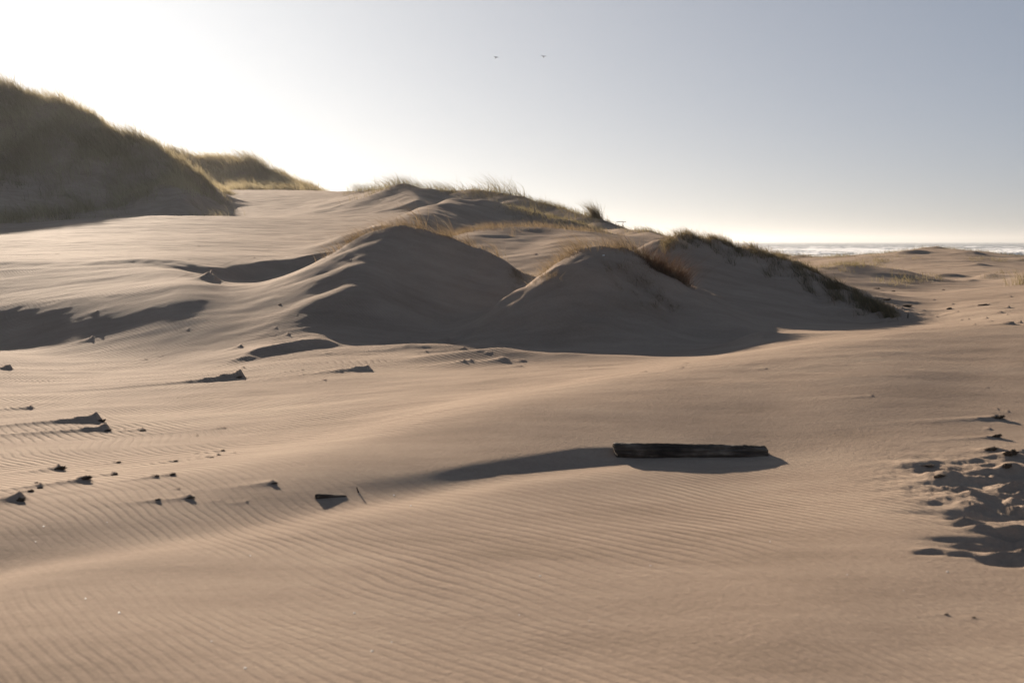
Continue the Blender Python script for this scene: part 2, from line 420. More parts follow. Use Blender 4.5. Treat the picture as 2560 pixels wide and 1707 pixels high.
rnd_peaks(14, 2300, 2560, 960, 1100, .015, .03)
rnd_peaks(30, 1060, 1350, 620, 800, .03, .08)
def add_peak(x, y, hgt, tail, wid):
    global Z
    p = hit(x, y)
    if p is None or hgt <= 0: return
    rs, cs_ = local(p.x, p.y, tail + wid * 3 + .3)
    X = GX[rs, cs_] - p.x; Y = GY[rs, cs_] - p.y
    # tail direction: left and slightly towards the camera
    tx, ty = -0.96, -0.28
    al = X * tx + Y * ty; ac = -X * ty + Y * tx
    w_ = wid * np.where(al > 0, 1 + al / tail * 0.6, 1)
    bump_ = np.where(al > 0, np.exp(-3.0 * (np.maximum(al, 0) / tail) ** .7), np.exp(-(al / (wid * .45)) ** 2)) * np.exp(-np.abs(ac / w_) ** 1.3 * 1.4)
    Z[rs, cs_] += hgt * bump_
for p in PEAKS: add_peak(p[0], p[1], p[2] * .5, p[3] * 1.25, p[4] * .6)

# trampled patch at the right edge: pits and thrown-up sand
def blob(x, y, dz, rx, ry, pw=2.0):
    p = hit(x, y)
    if p is None: return
    rs, cs_ = local(p.x, p.y, max(rx, ry) * 3)
    X = (GX[rs, cs_] - p.x) / rx; Y = (GY[rs, cs_] - p.y) / ry
    Z[rs, cs_] += dz * np.exp(-(X * X + Y * Y) ** (pw / 2))
for x, y, dz, rx, ry in ((2300, 1160, .05, .20, .10), (2330, 1175, -.04, .15, .07), (2370, 1195, .09, .2, .1), (2480, 1130, .06, .12, .08), (2530, 1145, .08, .12, .08), (2520, 1180, .10, .15, .09),
                         (2460, 1185, .05, .15, .07), (2400, 1245, .05, .2, .07), (2440, 1262, .05, .12, .07), (2480, 1258, -.03, .1, .06), (2420, 1290, -.09, .16, .09), (2500, 1295, -.09, .18, .1), (2545, 1290, -.07, .1, .08),
                         (2330, 1280, -.03, .2, .07), (2450, 1325, .05, .12, .05), (2490, 1362, -.10, .28, .11), (2560, 1355, -.08, .1, .1), (2515, 1400, -.09, .14, .10), (2400, 1350, -.04, .2, .05),
                         (2560, 1330, .06, .12, .06), (2550, 1225, .08, .12, .06), (2400, 1215, -.03, .14, .05)):
    blob(x, y, dz * .62, rx * .85, ry * .85)

blob(522, 702, .20, .20, .16, 1.3); blob(536, 699, .12, .07, .10, 1.5)
for _ in range(48):
    x_, y_ = rp.gauss(2475, 70), rp.uniform(1130, 1400)
    if x_ > 2600: continue
    sz_ = rp.uniform(.035, .08)
    blob(x_, y_, -rp.uniform(.012, .03), sz_ * 1.1, sz_ * .45, 3.0)
    blob(x_ + rp.uniform(-12, 12), y_ - rp.uniform(4, 10), rp.uniform(.008, .025), sz_ * 1.2, sz_ * .5, 1.6)

# ------------------------------------------------------------------ fine relief
def region(x, y, rx, ry):
    p = hit(x, y)
    return np.exp(-(((GX - p.x) / rx) ** 2 + ((GY - p.y) / ry) ** 2))
fade = 1 / (1 + (GY / 60) ** 2)
wx = GX + 0.5 * GY * 0.28
Z += .008 * fbm(GX * 1.1, GY * 2.0, 5, 43) * np.clip(region(1000, 700, 4, 4) + region(1500, 730, 4, 4) + region(1850, 720, 5, 3), 0, 1)
# long wind-streaks, stretched along the wind
st = fbm(GX * 0.35 + GY * .1, GY * 1.6 - GX * .35, 3, 40)
Z += 0.008 * st * sstep(8, 14, GY) * np.clip(GY / 25, .5, 3)
Z += 0.02 * fbm(GX * .5, GY * .5, 3, 44) * sstep(4, 20, GY)
# crusty dug-out strips on the hummocks' foot
foot = region(1200, 868, 2.6, 1.2) + .4 * region(760, 830, 2.5, .8) + 0.5 * region(1350, 720, 1.0, 2.0) + .7 * region(1850, 900, 3, 1.5) * .4
cr = fbm(GX * 1.3, GY * 4, 4, 50)
Z += 0.028 * np.maximum(cr, 0) * foot
tr = region(2480, 1230, .62, 1.25)
Z += (0.022 * fbm(GX * 4, GY * 9, 3, 52) + 0.007 * fbm(GX * 14, GY * 20, 3, 57)) * np.clip(tr * 1.2 - .15, 0, 1)
# lumpy crest on dune C and the rough back of the centre mound
cP = np.array([unproj(*p)[:2] for p in ((1660, 600, 30), (1725, 594, 31), (1800, 602, 31.5), (1880, 622, 31.2), (1960, 655, 30.8), (2040, 690, 29.8), (2110, 728, 29.1), (2170, 762, 28.2), (2225, 796, 27.3))])
rs_c = slice(np.searchsorted(vv, 21 + AP), np.searchsorted(vv, 40 + AP))
sdc, tc = polydist(GX[rs_c], GY[rs_c], cP)
cm = np.exp(-((sdc + .3) / 1.1) ** 2)
Z[rs_c] += (0.09 * fbm(GX[rs_c] * 1.9, GY[rs_c] * 1.9, 4, 60)) * cm * sstep(0, .06, tc)
Z += 0.05 * fbm(GX * 0.7, GY * .7, 4, 63) * (region(1300, 560, 6, 7)) 
hm = sstep(80, 95, GY) * (1 - sstep(-.225, -.205, GX / np.maximum(GY, 1)))
Z += 0.45 * fbm(GX * .18, GY * .18, 4, 66) * hm

rB = region(1560, 700, 1.6, 1.6) + .6 * region(1050, 700, 1.8, 1.8)
Z += (.020 * fbm(GX * 2.2, GY * 2.6, 4, 146) - .02 * np.abs(fbm(GX * 1.2, GY * 1.5, 3, 148))) * np.clip(rB, 0, 1)
# ripple attributes
lam = 0.072
wxn = fbm(GX * .22, GY * .22, 2, 70) * .42 + fbm(GX * 1.1, GY * 1.1, 2, 73) * .03
phase = (GX * .825 + GY * .565) / lam + wxn / lam + (Z - CZ + 1.6) * 2.5
far_rot = sstep(11, 19, GY) * sstep(0, 6, GX)
amp_r = np.ones_like(GX)
rb = np.array([unproj(*p)[:2] for p in ((900, 1160, 10.4), (1300, 1035, 12.1), (1700, 950, 13.9), (2000, 885, 15.2), (2560, 826, 16.8))])
sdr, tr_ = polydist(GX, GY, rb)
amp_r *= 1 - 0.85 * np.exp(-((sdr + .5) / 1.3) ** 2)
amp_r *= 0.55 + 0.75 * np.clip(0.5 + fbm(GX * .22, GY * .3, 2, 80), 0, 1)
amp_r *= 1 + 1.6 * sstep(9, 12, GY) * sstep(1.5, -1, GX)
amp_r *= 1 - 0.8 * sstep(21, 25, GY)
gx_mask = region(2250, 1050, 3.0, 2.2)
amp_r *= 1 - .8 * gx_mask
amp_r *= 1 - sstep(30, 60, GY) * .8
amp_r *= np.clip(.75 + 1.1 * fbm(GX * .5, GY * .5, 2, 85), .15, 1.3)
amp_r = np.clip(amp_r, 0.03, 2.6)

phu = np.gradient(phase, uu, axis=1); phv = np.gradient(phase, vv, axis=0)
phx = phu / GV; phy = phv - GU * phx
# side skirts and the sheet behind the camera (outside the picture)
SU = np.array([0.5, 0.56, 0.7, 1.0, 1.7, 3.5]); ns = len(SU)
def pad(A_, l=None, r=None):
    return np.hstack([np.repeat(A_[:, :1], ns, 1) if l is None else l, A_, np.repeat(A_[:, -1:], ns, 1) if r is None else r])
GXp = pad(GX, -SU[::-1] * vv[:, None], SU * vv[:, None]); GYp = pad(GY); Zp = pad(Z); phase = pad(phase); phx = pad(phx); phy = pad(phy); amp_r = pad(amp_r, np.full((NV, ns), .03), np.full((NV, ns), .03))
NUp = NU + 2 * ns
idx = np.arange(NUp * NV).reshape(NV, NUp)
faces = np.stack([idx[:-1, :-1], idx[:-1, 1:], idx[1:, 1:], idx[1:, :-1]], -1).reshape(-1, 4)
V = np.stack([GXp, GYp, Zp], -1).reshape(-1, 3)
nb_ = len(V)
zb = CZ - 1.72
V = np.vstack([V, [[-400, -400, zb], [400, -400, zb], [400, 1.6, zb], [-400, 1.6, zb]]])
faces = np.vstack([faces, [[nb_, nb_ + 1, nb_ + 2, nb_ + 3]]])
phase = np.r_[phase.ravel(), 0, 0, 0, 0]; phx = np.r_[phx.ravel(), 0, 0, 0, 0]; phy = np.r_[phy.ravel(), 0, 0, 0, 0]; amp_r = np.r_[amp_r.ravel(), 0, 0, 0, 0]

# ------------------------------------------------------------------ materials
def new_mat(name):
    m = bpy.data.materials.new(name); m.use_nodes = True
    t = m.node_tree; t.nodes.clear()
    o = t.nodes.new('ShaderNodeOutputMaterial')
    return m, t, o
def N(t, typ, **kw):
    n_ = t.nodes.new(typ)
    for k, v in kw.items():
        if k in n_.inputs: n_.inputs[k].default_value = v
        else: setattr(n_, k, v)
    return n_
def math_n(t, op, a, b=None, c_=None):
    n_ = t.nodes.new('ShaderNodeMath'); n_.operation = op
    for i, v in enumerate((a, b, c_)):
        if v is None: continue
        if isinstance(v, (int, float)): n_.inputs[i].default_value = v
        else: t.links.new(v, n_.inputs[i])
    return n_.outputs[0]
def ramp(t, fac, stops):
    r = t.nodes.new('ShaderNodeValToRGB')
    while len(r.color_ramp.elements) < len(stops): r.color_ramp.elements.new(0.5)
    for e, (p, col) in zip(r.color_ramp.elements, stops):
        e.position = p; e.color = (*col, 1)
    t.links.new(fac, r.inputs[0])
    return r.outputs[0]

def sand_material(ripples=True):
    m, t, o = new_mat('sand')
    L = t.links.new
    geo = N(t, 'ShaderNodeNewGeometry')
    pos = geo.outputs['Position']
    bs = N(t, 'ShaderNodeBsdfPrincipled')
    bs.inputs['Roughness'].default_value = 0.85
    bs.inputs['Specular IOR Level'].default_value = 0.0025
    n1 = N(t, 'ShaderNodeTexNoise', Scale=0.5, Detail=4.0); L(pos, n1.inputs['Vector'])
    n2 = N(t, 'ShaderNodeTexNoise', Scale=260.0, Detail=2.0, Roughness=.7); L(pos, n2.inputs['Vector'])
    n3 = N(t, 'ShaderNodeTexNoise', Scale=28.0, Detail=5.0, Roughness=.65); L(pos, n3.inputs['Vector'])
    f = math_n(t, 'ADD', math_n(t, 'MULTIPLY', n1.outputs[0], .3), math_n(t, 'ADD', math_n(t, 'MULTIPLY', n2.outputs[0], .5), math_n(t, 'MULTIPLY', n3.outputs[0], .2)))
    mst = N(t, 'ShaderNodeMapping'); mst.inputs['Scale'].default_value = (.5, 1.8, 1.0); mst.inputs['Rotation'].default_value = (0, 0, .25); L(pos, mst.inputs[0])
    n4 = N(t, 'ShaderNodeTexNoise', Scale=1.6, Detail=6.0, Roughness=.65); L(mst.outputs[0], n4.inputs['Vector'])
    f = math_n(t, 'ADD', f, math_n(t, 'MULTIPLY', math_n(t, 'SUBTRACT', n4.outputs[0], .5), .35))
    colr = ramp(t, f, [(0.3, SAND_D), (0.5, SAND_M), (0.7, SAND_L)])
    L(colr, bs.inputs['Base Color'])
    h = math_n(t, 'ADD', math_n(t, 'MULTIPLY', n2.outputs[0], .0022), math_n(t, 'MULTIPLY', n3.outputs[0], .006))
    if ripples:
        ap = N(t, 'ShaderNodeAttribute'); ap.attribute_name = 'phase'
        aa = N(t, 'ShaderNodeAttribute'); aa.attribute_name = 'amp'
        nb = N(t, 'ShaderNodeTexNoise', Scale=1.8, Detail=3.0); L(pos, nb.inputs['Vector'])
        ph = math_n(t, 'ADD', ap.outputs['Fac'], math_n(t, 'MULTIPLY', nb.outputs[0], 1.0))
        nm = N(t, 'ShaderNodeTexNoise', Scale=3.5, Detail=2.0); L(pos, nm.inputs['Vector'])
        ma = math_n(t, 'MULTIPLY', aa.outputs['Fac'], math_n(t, 'ADD', .1, math_n(t, 'MULTIPLY', nm.outputs[0], 1.8)))
        c1_ = math_n(t, 'COSINE', math_n(t, 'MULTIPLY', ph, 2 * math.pi))
        c2_ = math_n(t, 'COSINE', math_n(t, 'ADD', math_n(t, 'MULTIPLY', ph, 4 * math.pi), 1.2))
        sl_ = math_n(t, 'MULTIPLY', math_n(t, 'ADD', c1_, math_n(t, 'MULTIPLY', c2_, .6)), math_n(t, 'MULTIPLY', ma, -RIPPLE_H * 2 * math.pi))
        axn = N(t, 'ShaderNodeAttribute'); axn.attribute_name = 'phx'
        ayn = N(t, 'ShaderNodeAttribute'); ayn.attribute_name = 'phy'
        cv = N(t, 'ShaderNodeCombineXYZ')
        L(math_n(t, 'MULTIPLY', sl_, axn.outputs['Fac']), cv.inputs[0]); L(math_n(t, 'MULTIPLY', sl_, ayn.outputs['Fac']), cv.inputs[1])
        va = N(t, 'ShaderNodeVectorMath', operation='ADD'); L(geo.outputs['Normal'], va.inputs[0]); L(cv.outputs[0], va.inputs[1])
        vn = N(t, 'ShaderNodeVectorMath', operation='NORMALIZE'); L(va.outputs[0], vn.inputs[0])
    bp = N(t, 'ShaderNodeBump'); bp.inputs['Strength'].default_value = 1.0; bp.inputs['Distance'].default_value = 1.0
    L(h, bp.inputs['Height'])
    if ripples: L(vn.outputs[0], bp.inputs['Normal'])
    L(bp.outputs[0], bs.inputs['Normal'])
    L(bs.outputs[0], o.inputs[0])
    return m
SAND_D, SAND_M, SAND_L = (.215, .165, .122), (.362, .275, .210), (.48, .38, .285)
RIPPLE_H = 0.0020
sand = sand_material()
ground = tag(mesh_np('ground', V, faces, sand, attrs={'phase': phase, 'amp': amp_r, 'phx': phx, 'phy': phy}), 'pale wind-rippled dune sand', None, None, 'structure')

# ------------------------------------------------------------------ sea
def build_sea():
    u = np.r_[np.linspace(-1.2, .1, 60)[:-1], np.linspace(.1, .5, 760), np.linspace(.5, 1.5, 30)[1:]]
    y = np.exp(np.linspace(math.log(250), math.log(16000), 900))
    Ug, Yg = np.meshgrid(u, y); X = Ug * Yg
    Yw = Yg + 26 * fbm(X * .006, Yg * .006, 3, 90) + 4 * gnoise(X * .04, Yg * .04, 92) + .10 * X
    per = 46.0
    ph = Yw / per
    f = ph - np.floor(ph)
    crest = np.where(f < .22, (f / .22) ** 1.5, np.clip((1 - f) / .78, 0, 1) ** 2.2)     # steep front towards the beach
    a = np.clip(.25 + fbm(X * .011 + np.floor(ph) * 7.3, Yg * .004, 3, 94), 0, 1.3)
    fall = 1 / (1 + (Yg / 1500) ** 2)
    z = 2.4 * crest * a * fall
    z += (.35 * fbm(X * .05, Yg * .05, 4, 96) + .12 * fbm(X * .3, Yg * .3, 3, 98)) * (1 / (1 + (Yg / 1800) ** 2))
    foam = 1.15 * crest * a * (Yg < 1600) + .95 * (f < .22) * a + .75 * fbm(X * .05, Yg * .03, 4, 99) + .10 - .45 * sstep(900, 3500, Yg)
    foam += .35 * fbm(X * .35, Yg * .2, 3, 101)
    z += .35 * np.clip(foam, 0, 1) * np.abs(fbm(X * .5, Yg * .5, 3, 103)) * (Yg < 1200)
    n0, n1 = z.shape
    id_ = np.arange(n0 * n1).reshape(n0, n1)
    fc = np.stack([id_[:-1, :-1], id_[:-1, 1:], id_[1:, 1:], id_[1:, :-1]], -1).reshape(-1, 4)
    m, t, o = new_mat('sea_water')
    L = t.links.new
    at = N(t, 'ShaderNodeAttribute'); at.attribute_name = 'foam'
    geo = N(t, 'ShaderNodeNewGeometry')
    mp = N(t, 'ShaderNodeMapping'); mp.inputs['Scale'].default_value = (.35, .12, .35); L(geo.outputs['Position'], mp.inputs[0])
    nz = N(t, 'ShaderNodeTexNoise', Scale=1.0, Detail=6.0, Roughness=.7); L(mp.outputs[0], nz.inputs['Vector'])
    fo = math_n(t, 'ADD', at.outputs['Fac'], math_n(t, 'MULTIPLY', math_n(t, 'SUBTRACT', nz.outputs[0], .5), 1.5))
    mr = N(t, 'ShaderNodeMapRange'); L(fo, mr.inputs[0]); mr.inputs[1].default_value = .22; mr.inputs[2].default_value = .5
    wat = N(t, 'ShaderNodeBsdfPrincipled'); wat.inputs['Base Color'].default_value = (.10, .12, .13, 1); wat.inputs['Roughness'].default_value = .35
    bp = N(t, 'ShaderNodeBump'); bp.inputs['Strength'].default_value = .8; bp.inputs['Distance'].default_value = 1.2; L(nz.outputs[0], bp.inputs['Height']); L(bp.outputs[0], wat.inputs['Normal'])
    fm = N(t, 'ShaderNodeBsdfPrincipled'); fm.inputs['Base Color'].default_value = (.88, .88, .88, 1); fm.inputs['Roughness'].default_value = .9
    fm.inputs['Subsurface Weight'].default_value = 0
    tr = N(t, 'ShaderNodeBsdfTranslucent'); tr.inputs[0].default_value = (.92, .92, .92, 1)
    mx0 = N(t, 'ShaderNodeMixShader'); mx0.inputs[0].default_value = .06; L(fm.outputs[0], mx0.inputs[1]); L(tr.outputs[0], mx0.inputs[2])
    mx = N(t, 'ShaderNodeMixShader'); L(mr.outputs[0], mx.inputs[0]); L(wat.outputs[0], mx.inputs[1]); L(mx0.outputs[0], mx.inputs[2])
    L(mx.outputs[0], o.inputs[0])
    tag(mesh_np('sea', np.stack([X, Yg, z], -1).reshape(-1, 3), fc, m, attrs={'foam': foam}), 'rough grey sea with rows of white breakers', None, None, 'structure')
build_sea()

# ------------------------------------------------------------------ grass
def grass_mat(name, c1, c2, trans=.35):
    m, t, o = new_mat(name)
    L = t.links.new
    at = N(t, 'ShaderNodeAttribute'); at.attribute_name = 'shade'
    col = ramp(t, at.outputs['Fac'], [(0.0, c1), (1.0, c2)])
    d = N(t, 'ShaderNodeBsdfDiffuse'); L(col, d.inputs[0])
    tr = N(t, 'ShaderNodeBsdfTranslucent'); L(col, tr.inputs[0])
    g = N(t, 'ShaderNodeBsdfGlossy'); g.inputs['Roughness'].default_value = .45; g.inputs[0].default_value = (.5, .48, .4, 1)
    a = N(t, 'ShaderNodeMixShader'); a.inputs[0].default_value = trans; L(d.outputs[0], a.inputs[1]); L(tr.outputs[0], a.inputs[2])
    b = N(t, 'ShaderNodeMixShader'); b.inputs[0].default_value = .08; L(a.outputs[0], b.inputs[1]); L(g.outputs[0], b.inputs[2])
    L(b.outputs[0], o.inputs[0])
    return m
straw = grass_mat('straw_grass', (.10, .072, .042), (.34, .25, .15), .38)
marram = grass_mat('marram_grass', (.09, .075, .035), (.26, .21, .11), .45)
green = grass_mat('green_grass', (.055, .045, .024), (.26, .20, .11), .42)
hillg = grass_mat('hill_grass', (.19, .155, .088), (.50, .42, .26), .5)

def blades(base, h, bend, width, segs=4, rs=None, lean=.25, wind=(-1, -.2), droop=.35):
    """base (n,3); h, bend, width (n,) -> verts, faces, shade"""
    rs = rs or RNG
    n_ = len(base)
    wv = np.array(wind) / np.hypot(*wind)
    ang = rs.normal(0, .45, n_)
    wx_ = wv[0] * np.cos(ang) - wv[1] * np.sin(ang); wy_ = wv[0] * np.sin(ang) + wv[1] * np.cos(ang)
    lx = rs.normal(0, lean, n_); ly = rs.normal(0, lean, n_)
    side = rs.uniform(0, 2 * math.pi, n_)
    sx, sy = np.cos(side), np.sin(side) * .6
    t = np.linspace(0, 1, segs + 1)
    vs = []
    for k in t:
        cx = base[:, 0] + h * (lx * k + wx_ * bend * k ** 2)
        cy_ = base[:, 1] + h * (ly * k + wy_ * bend * k ** 2)
        cz_ = base[:, 2] + h * (k - droop * bend * k ** 2.2) - .02
        w = width * (1 - k * .85) * .5
        vs.append(np.stack([cx - sx * w, cy_ - sy * w, cz_], -1)); vs.append(np.stack([cx + sx * w, cy_ + sy * w, cz_], -1))
    V_ = np.stack(vs, 1)                       # n, 2(segs+1), 3
    m_ = 2 * (segs + 1)
    b0 = (np.arange(n_) * m_)[:, None]
    q = np.array([[2 * i, 2 * i + 1, 2 * i + 3, 2 * i + 2] for i in range(segs)])
    Fc = (b0[:, :, None] + q[None]).reshape(-1, 4)
    sh = np.repeat(rs.uniform(0, 1, n_), m_)
    return V_.reshape(-1, 3), Fc, sh

def ground_z(X, Y): return z_at(np.asarray(X, float), np.asarray(Y, float))

def patchy(sh, v, sc, seed):
    return np.clip(.45 * sh + .5 + .75 * fbm(v[:, 0] * sc, v[:, 1] * sc, 3, seed), 0, 1)

def grass_stuff(name, XY, hmean, bend, width, mat, label, cat='grass', segs=4, seed=1, hvar=.3, lean=.25, droop=.35, wind=(-1, -.2), hscale=None):
    rs = np.random.default_rng(seed)
    XY = np.asarray(XY)
    n_ = len(XY)
    base = np.c_[XY, ground_z(XY[:, 0], XY[:, 1])]
    h = hmean * np.clip(rs.normal(1, hvar, n_), .25, 2)
    if name == 'hill_grass': h *= np.clip(.85 + .9 * fbm(XY[:, 0] * .45, XY[:, 1] * .45, 3, seed + 3), .3, 1.8)
    if hscale is not None: h = h * hscale
    v, f_, sh = blades(base, h, bend * np.clip(rs.normal(1, .35, n_), .1, 2), np.full(n_, width), segs, rs, lean, wind, droop)
    if name == 'hill_grass': sh = patchy(sh - .4, v, .16, seed)
    o = mesh_np(name, v, f_, mat, smooth=False, attrs={'shade': sh})
    return tag(o, label, cat, None, 'stuff')

def along(pts, dmin, dmax, n_, sx, sy, seed, clump=.0, nclump=20, off=0.0):
    """points scattered round the skyline above a photo polyline of x values"""
    rs = np.random.default_rng(seed)
    xs = np.linspace(pts[0], pts[1], 40)
    tops = np.array([[*topxy(x, dmin, dmax)[:2]] for x in xs])
    if clump > 0:
        cc = rs.uniform(0, 39, nclump); t = cc[rs.integers(0, nclump, n_)] + rs.normal(0, clump, n_)
        t = np.clip(t, 0, 38.99)
    else: t = rs.uniform(0, 38.99, n_)
    i = t.astype(int); f_ = (t - i)[:, None]
    P = tops[i] * (1 - f_) + tops[i + 1] * f_
    P[:, 0] += rs.normal(0, sx, n_); P[:, 1] += rs.normal(off, sy, n_)
    return P

# grass cover of the far hill: dense above, thinning to bare sand at its foot
def hill_cover(x0, x1, y0, y1, n_, seed, thr, zmin, ulim=-.139):
    rs = np.random.default_rng(seed)
    X = rs.uniform(x0, x1, n_ * 3); Y = rs.uniform(y0, y1, n_ * 3)
    zz = ground_z(X, Y)
    w = fbm(X * .12, Y * .16, 3, seed) * .8 + fbm(X * .7, Y * .7, 2, seed + 5) * .5 + (zz - CZ - zmin) / 3.5
    k = (w + rs.normal(0, .35, len(X)) > thr) & (np.abs(X / Y) < .5) & (X / Y < ulim + rs.normal(0, .004, len(X)) + .012 * fbm(X * .4, Y * .4, 2, 9)) & (zz > CZ + .8)
    return np.c_[X[k], Y[k]][:n_]
P1 = hill_cover(-75, -15.5, 78, 116, 120000, 201, .3, 2.6, -.203)
grass_stuff('hill_grass', P1, .75, .55, .028, hillg, 'wind-combed marram grass covering the tall dune at the left', segs=3, seed=31, lean=.3)
P2 = hill_cover(-46, -15, 140, 182, 60000, 203, -.5, 3.0)
grass_stuff('hill_grass', P2, .8, .6, .045, hillg, 'marram grass over the smaller hazy hill behind the tall left dune', segs=3, seed=32)
# crest grasses
def crest(name, x0, x1, dmin, dmax, n_, sx, sy, hm, bd, w, mat, label, seed, clump=.6, nclump=30, off=0, **kw):
    grass_stuff(name, along((x0, x1), dmin, dmax, n_, sx, sy, seed, clump, nclump, off), hm, bd, w, mat, label, seed=seed + 500, **kw)
crest('crest_grass', 885, 1110, 76, 112, 900, .5, .6, .62, .75, .018, marram, 'thin wind-bent grass on the furthest ridge of the central dunes', 301, 1.2, 22, .3)
crest('crest_grass', 1110, 1480, 66, 95, 2200, .6, 1.2, .32, .5, .018, marram, 'patchy grass along the sloping far ridge of the central dunes', 302, 1.0, 40, -.6)
crest('crest_grass', 1270, 1500, 48, 62, 1600, .4, .9, .2, .4, .012, marram, 'low rough grass on the right shoulder of the rounded middle mound', 303, .8, 40, -.8)
crest('crest_grass', 1080, 1500, 36, 45, 3000, .25, .6, .19, .4, .008, straw, 'short dry grass along the low hummock between the two near mounds', 304, .5, 60, .1)
crest('crest_grass', 850, 1240, 27, 33, 900, .12, .14, .25, 1.0, .006, straw, 'dry arching grass along the crest of the big near mound', 305, .6, 34, .1)
crest('crest_grass', 1360, 1560, 24, 28, 750, .12, .2, .23, .9, .006, straw, 'dry straw-coloured grass on top of the smaller near mound', 306, .8, 16, .15)
def on_face(poly, n_, seed, spread):
    rs = np.random.default_rng(seed); out = []
    for _ in range(40):
        q = poly[rs.integers(0, len(poly))]; p = hit(q[0] + rs.normal(0, q[2]), q[1] + rs.normal(0, q[3]))
        if p is not None: out.append((p.x, p.y))
    c_ = np.array(out)[rs.integers(0, len(out), n_)]
    return c_ + rs.normal(0, spread, c_.shape)
grass_stuff('dead_grass', on_face([(1650, 735, 30, 22), (1610, 700, 25, 18), (1690, 765, 20, 10), (1560, 672, 25, 8)], 700, 411, .05), .10, .8, .007, straw, 'matted dead grass scattered over the shaded right face of the smaller near mound', seed=412, lean=.6)
grass_stuff('dead_grass', on_face([(1320, 700, 30, 10), (1290, 690, 15, 6), (1370, 690, 20, 8)], 420, 413, .05), .12, .6, .007, straw, 'dry scrub on the sandy saddle between the two near mounds', seed=414, lean=.5)
grass_stuff('dead_grass', on_face([(2000, 660, 40, 8), (2120, 660, 40, 8), (2200, 650, 30, 6), (2250, 700, 40, 8), (2450, 690, 60, 10), (2500, 652, 40, 4)], 1500, 415, .25), .2, .4, .012, marram, 'scattered dark scrub on the low hummocks in front of the surf', seed=416, lean=.4)
crest('crest_grass', 1480, 1680, 54, 72, 700, .4, .8, .22, .5, .014, marram, 'faint grass on the low far ridge beside the pale mast', 307, .8, 24)
crest('crest_grass', 2190, 2600, 70, 90, 1300, .4, .7, .17, .35, .012, marram, 'sparse grass along the crest of the sunlit right-hand dune', 308, .7, 50)
crest('crest_grass', 1890, 2110, 80, 104, 900, .5, .9, .22, .4, .016, marram, 'grass on the small hummocks in front of the breakers', 309, .7, 16)
crest('crest_grass', 2040, 2240, 45, 53, 500, .3, .4, .15, .3, .01, marram, 'short grass on the small brown dune below the sunlit dune', 310, .5, 22, .2)
crest('crest_grass', 2060, 2250, 74, 84, 500, .4, .8, .16, .3, .014, marram, 'thin grass between the small hummocks and the sunlit dune', 311, .5, 22, .2)

# couch grass band on the long shaded dune
rs_ = np.random.default_rng(77)
xs_ = np.linspace(1655, 2240, 60)
_k = np.linspace(0, len(cP) - 1.001, 60); _i = _k.astype(int); _f = (_k - _i)[:, None]
tp = cP[_i] * (1 - _f) + cP[_i + 1] * _f
nC = 8500
t_ = rs_.uniform(0, 58.99, nC); cc_ = rs_.integers(0, 230, nC); ct = rs_.uniform(0, 58.99, 230); co = rs_.normal(-.35, .7, 230) * np.interp(ct, [0, 15, 35, 58], [.35, .8, 1.2, .5])
t_ = np.clip(ct[cc_] + rs_.normal(0, .22, nC), 0, 58.9); i_ = t_.astype(int); f_ = (t_ - i_)[:, None]
PC = tp[i_] * (1 - f_) + tp[i_ + 1] * f_
PC[:, 1] += co[cc_] + rs_.normal(0, .1, nC); PC[:, 0] += rs_.normal(0, .06, nC)
grass_stuff('couch_grass', PC, .17, .5, .008, green, 'low greenish couch grass along the crest of the long shaded dune', seed=78, lean=.35)
crest('crest_grass', 1660, 2000, 28, 33, 500, .15, .2, .2, .7, .006, straw, 'taller dry blades standing along the crest of the long shaded dune', 312, .4, 60, .1)

def tuft(x, y, n_, hm, bd, label, mat=marram, spread=.12, w=.007, dmin=2.5, dmax=400, seed=0, lean=.22, wind=(-1, -.15), skyline=None, group=None, name='grass_tuft'):
    p = topxy(x, *skyline) if skyline else hit(x, y, dmin, dmax)
    rs = np.random.default_rng(900 + seed + int(x))
    b = np.c_[rs.normal(0, spread, n_), rs.normal(0, spread, n_), np.zeros(n_)]
    b[:, 2] = ground_z(b[:, 0] + p.x, b[:, 1] + p.y) - p.z
    v, f2, sh = blades(b, hm * np.clip(rs.normal(1, .25, n_), .3, 1.6), bd * np.clip(rs.normal(1, .3, n_), .1, 2), np.full(n_, w), 6, rs, lean, wind)
    o = mesh_np(name, v, f2, mat, smooth=False, attrs={'shade': sh})
    o.location = p
    return tag(o, label, 'grass tuft', group)
tuft(1240, 560, 110, 1.15, .75, 'tall pale grass tuft leaning left on the far central ridge, right of the ridge top', marram, .45, .02, skyline=(66, 95), seed=1)
tuft(1285, 570, 80, 1.1, .9, 'thin leaning grass tuft just right of the tall pale tuft on the far ridge', marram, .4, .018, skyline=(66, 95), seed=2)
tuft(1130, 560, 100, .95, 1.1, 'wind-flattened tuft near the top of the far central ridge', marram, .8, .02, skyline=(66, 95), seed=3)
tuft(1490, 575, 420, .8, .55, 'dense dark rounded tuft at the right end of the far central ridge', green, .17, .016, skyline=(55, 75), seed=4)
tuft(905, 480, 60, .8, .9, 'faint tuft on the leftmost small peak of the far central ridge', marram, .5, .02, skyline=(80, 112), seed=5)
tuft(985, 480, 220, .9, 1.0, 'long windblown tuft over the highest peak of the far central ridge', marram, 1.2, .02, skyline=(76, 100), seed=6)
tuft(1052, 560, 40, .72, .9, 'long arching blades at the top of the big near mound', straw, .10, .008, skyline=(27, 33), seed=7)
tuft(1020, 560, 60, .42, 1.2, 'bushy dry tuft on the summit of the big near mound', straw, .16, .007, skyline=(27, 33), seed=8)
tuft(1125, 580, 50, .6, .8, 'leaning dry tuft right of the summit of the big near mound', straw, .12, .007, skyline=(27, 33), seed=9)
tuft(1180, 600, 26, .5, .6, 'small upright tuft halfway down the right crest of the big near mound', straw, .08, .007, skyline=(27, 33), seed=10)
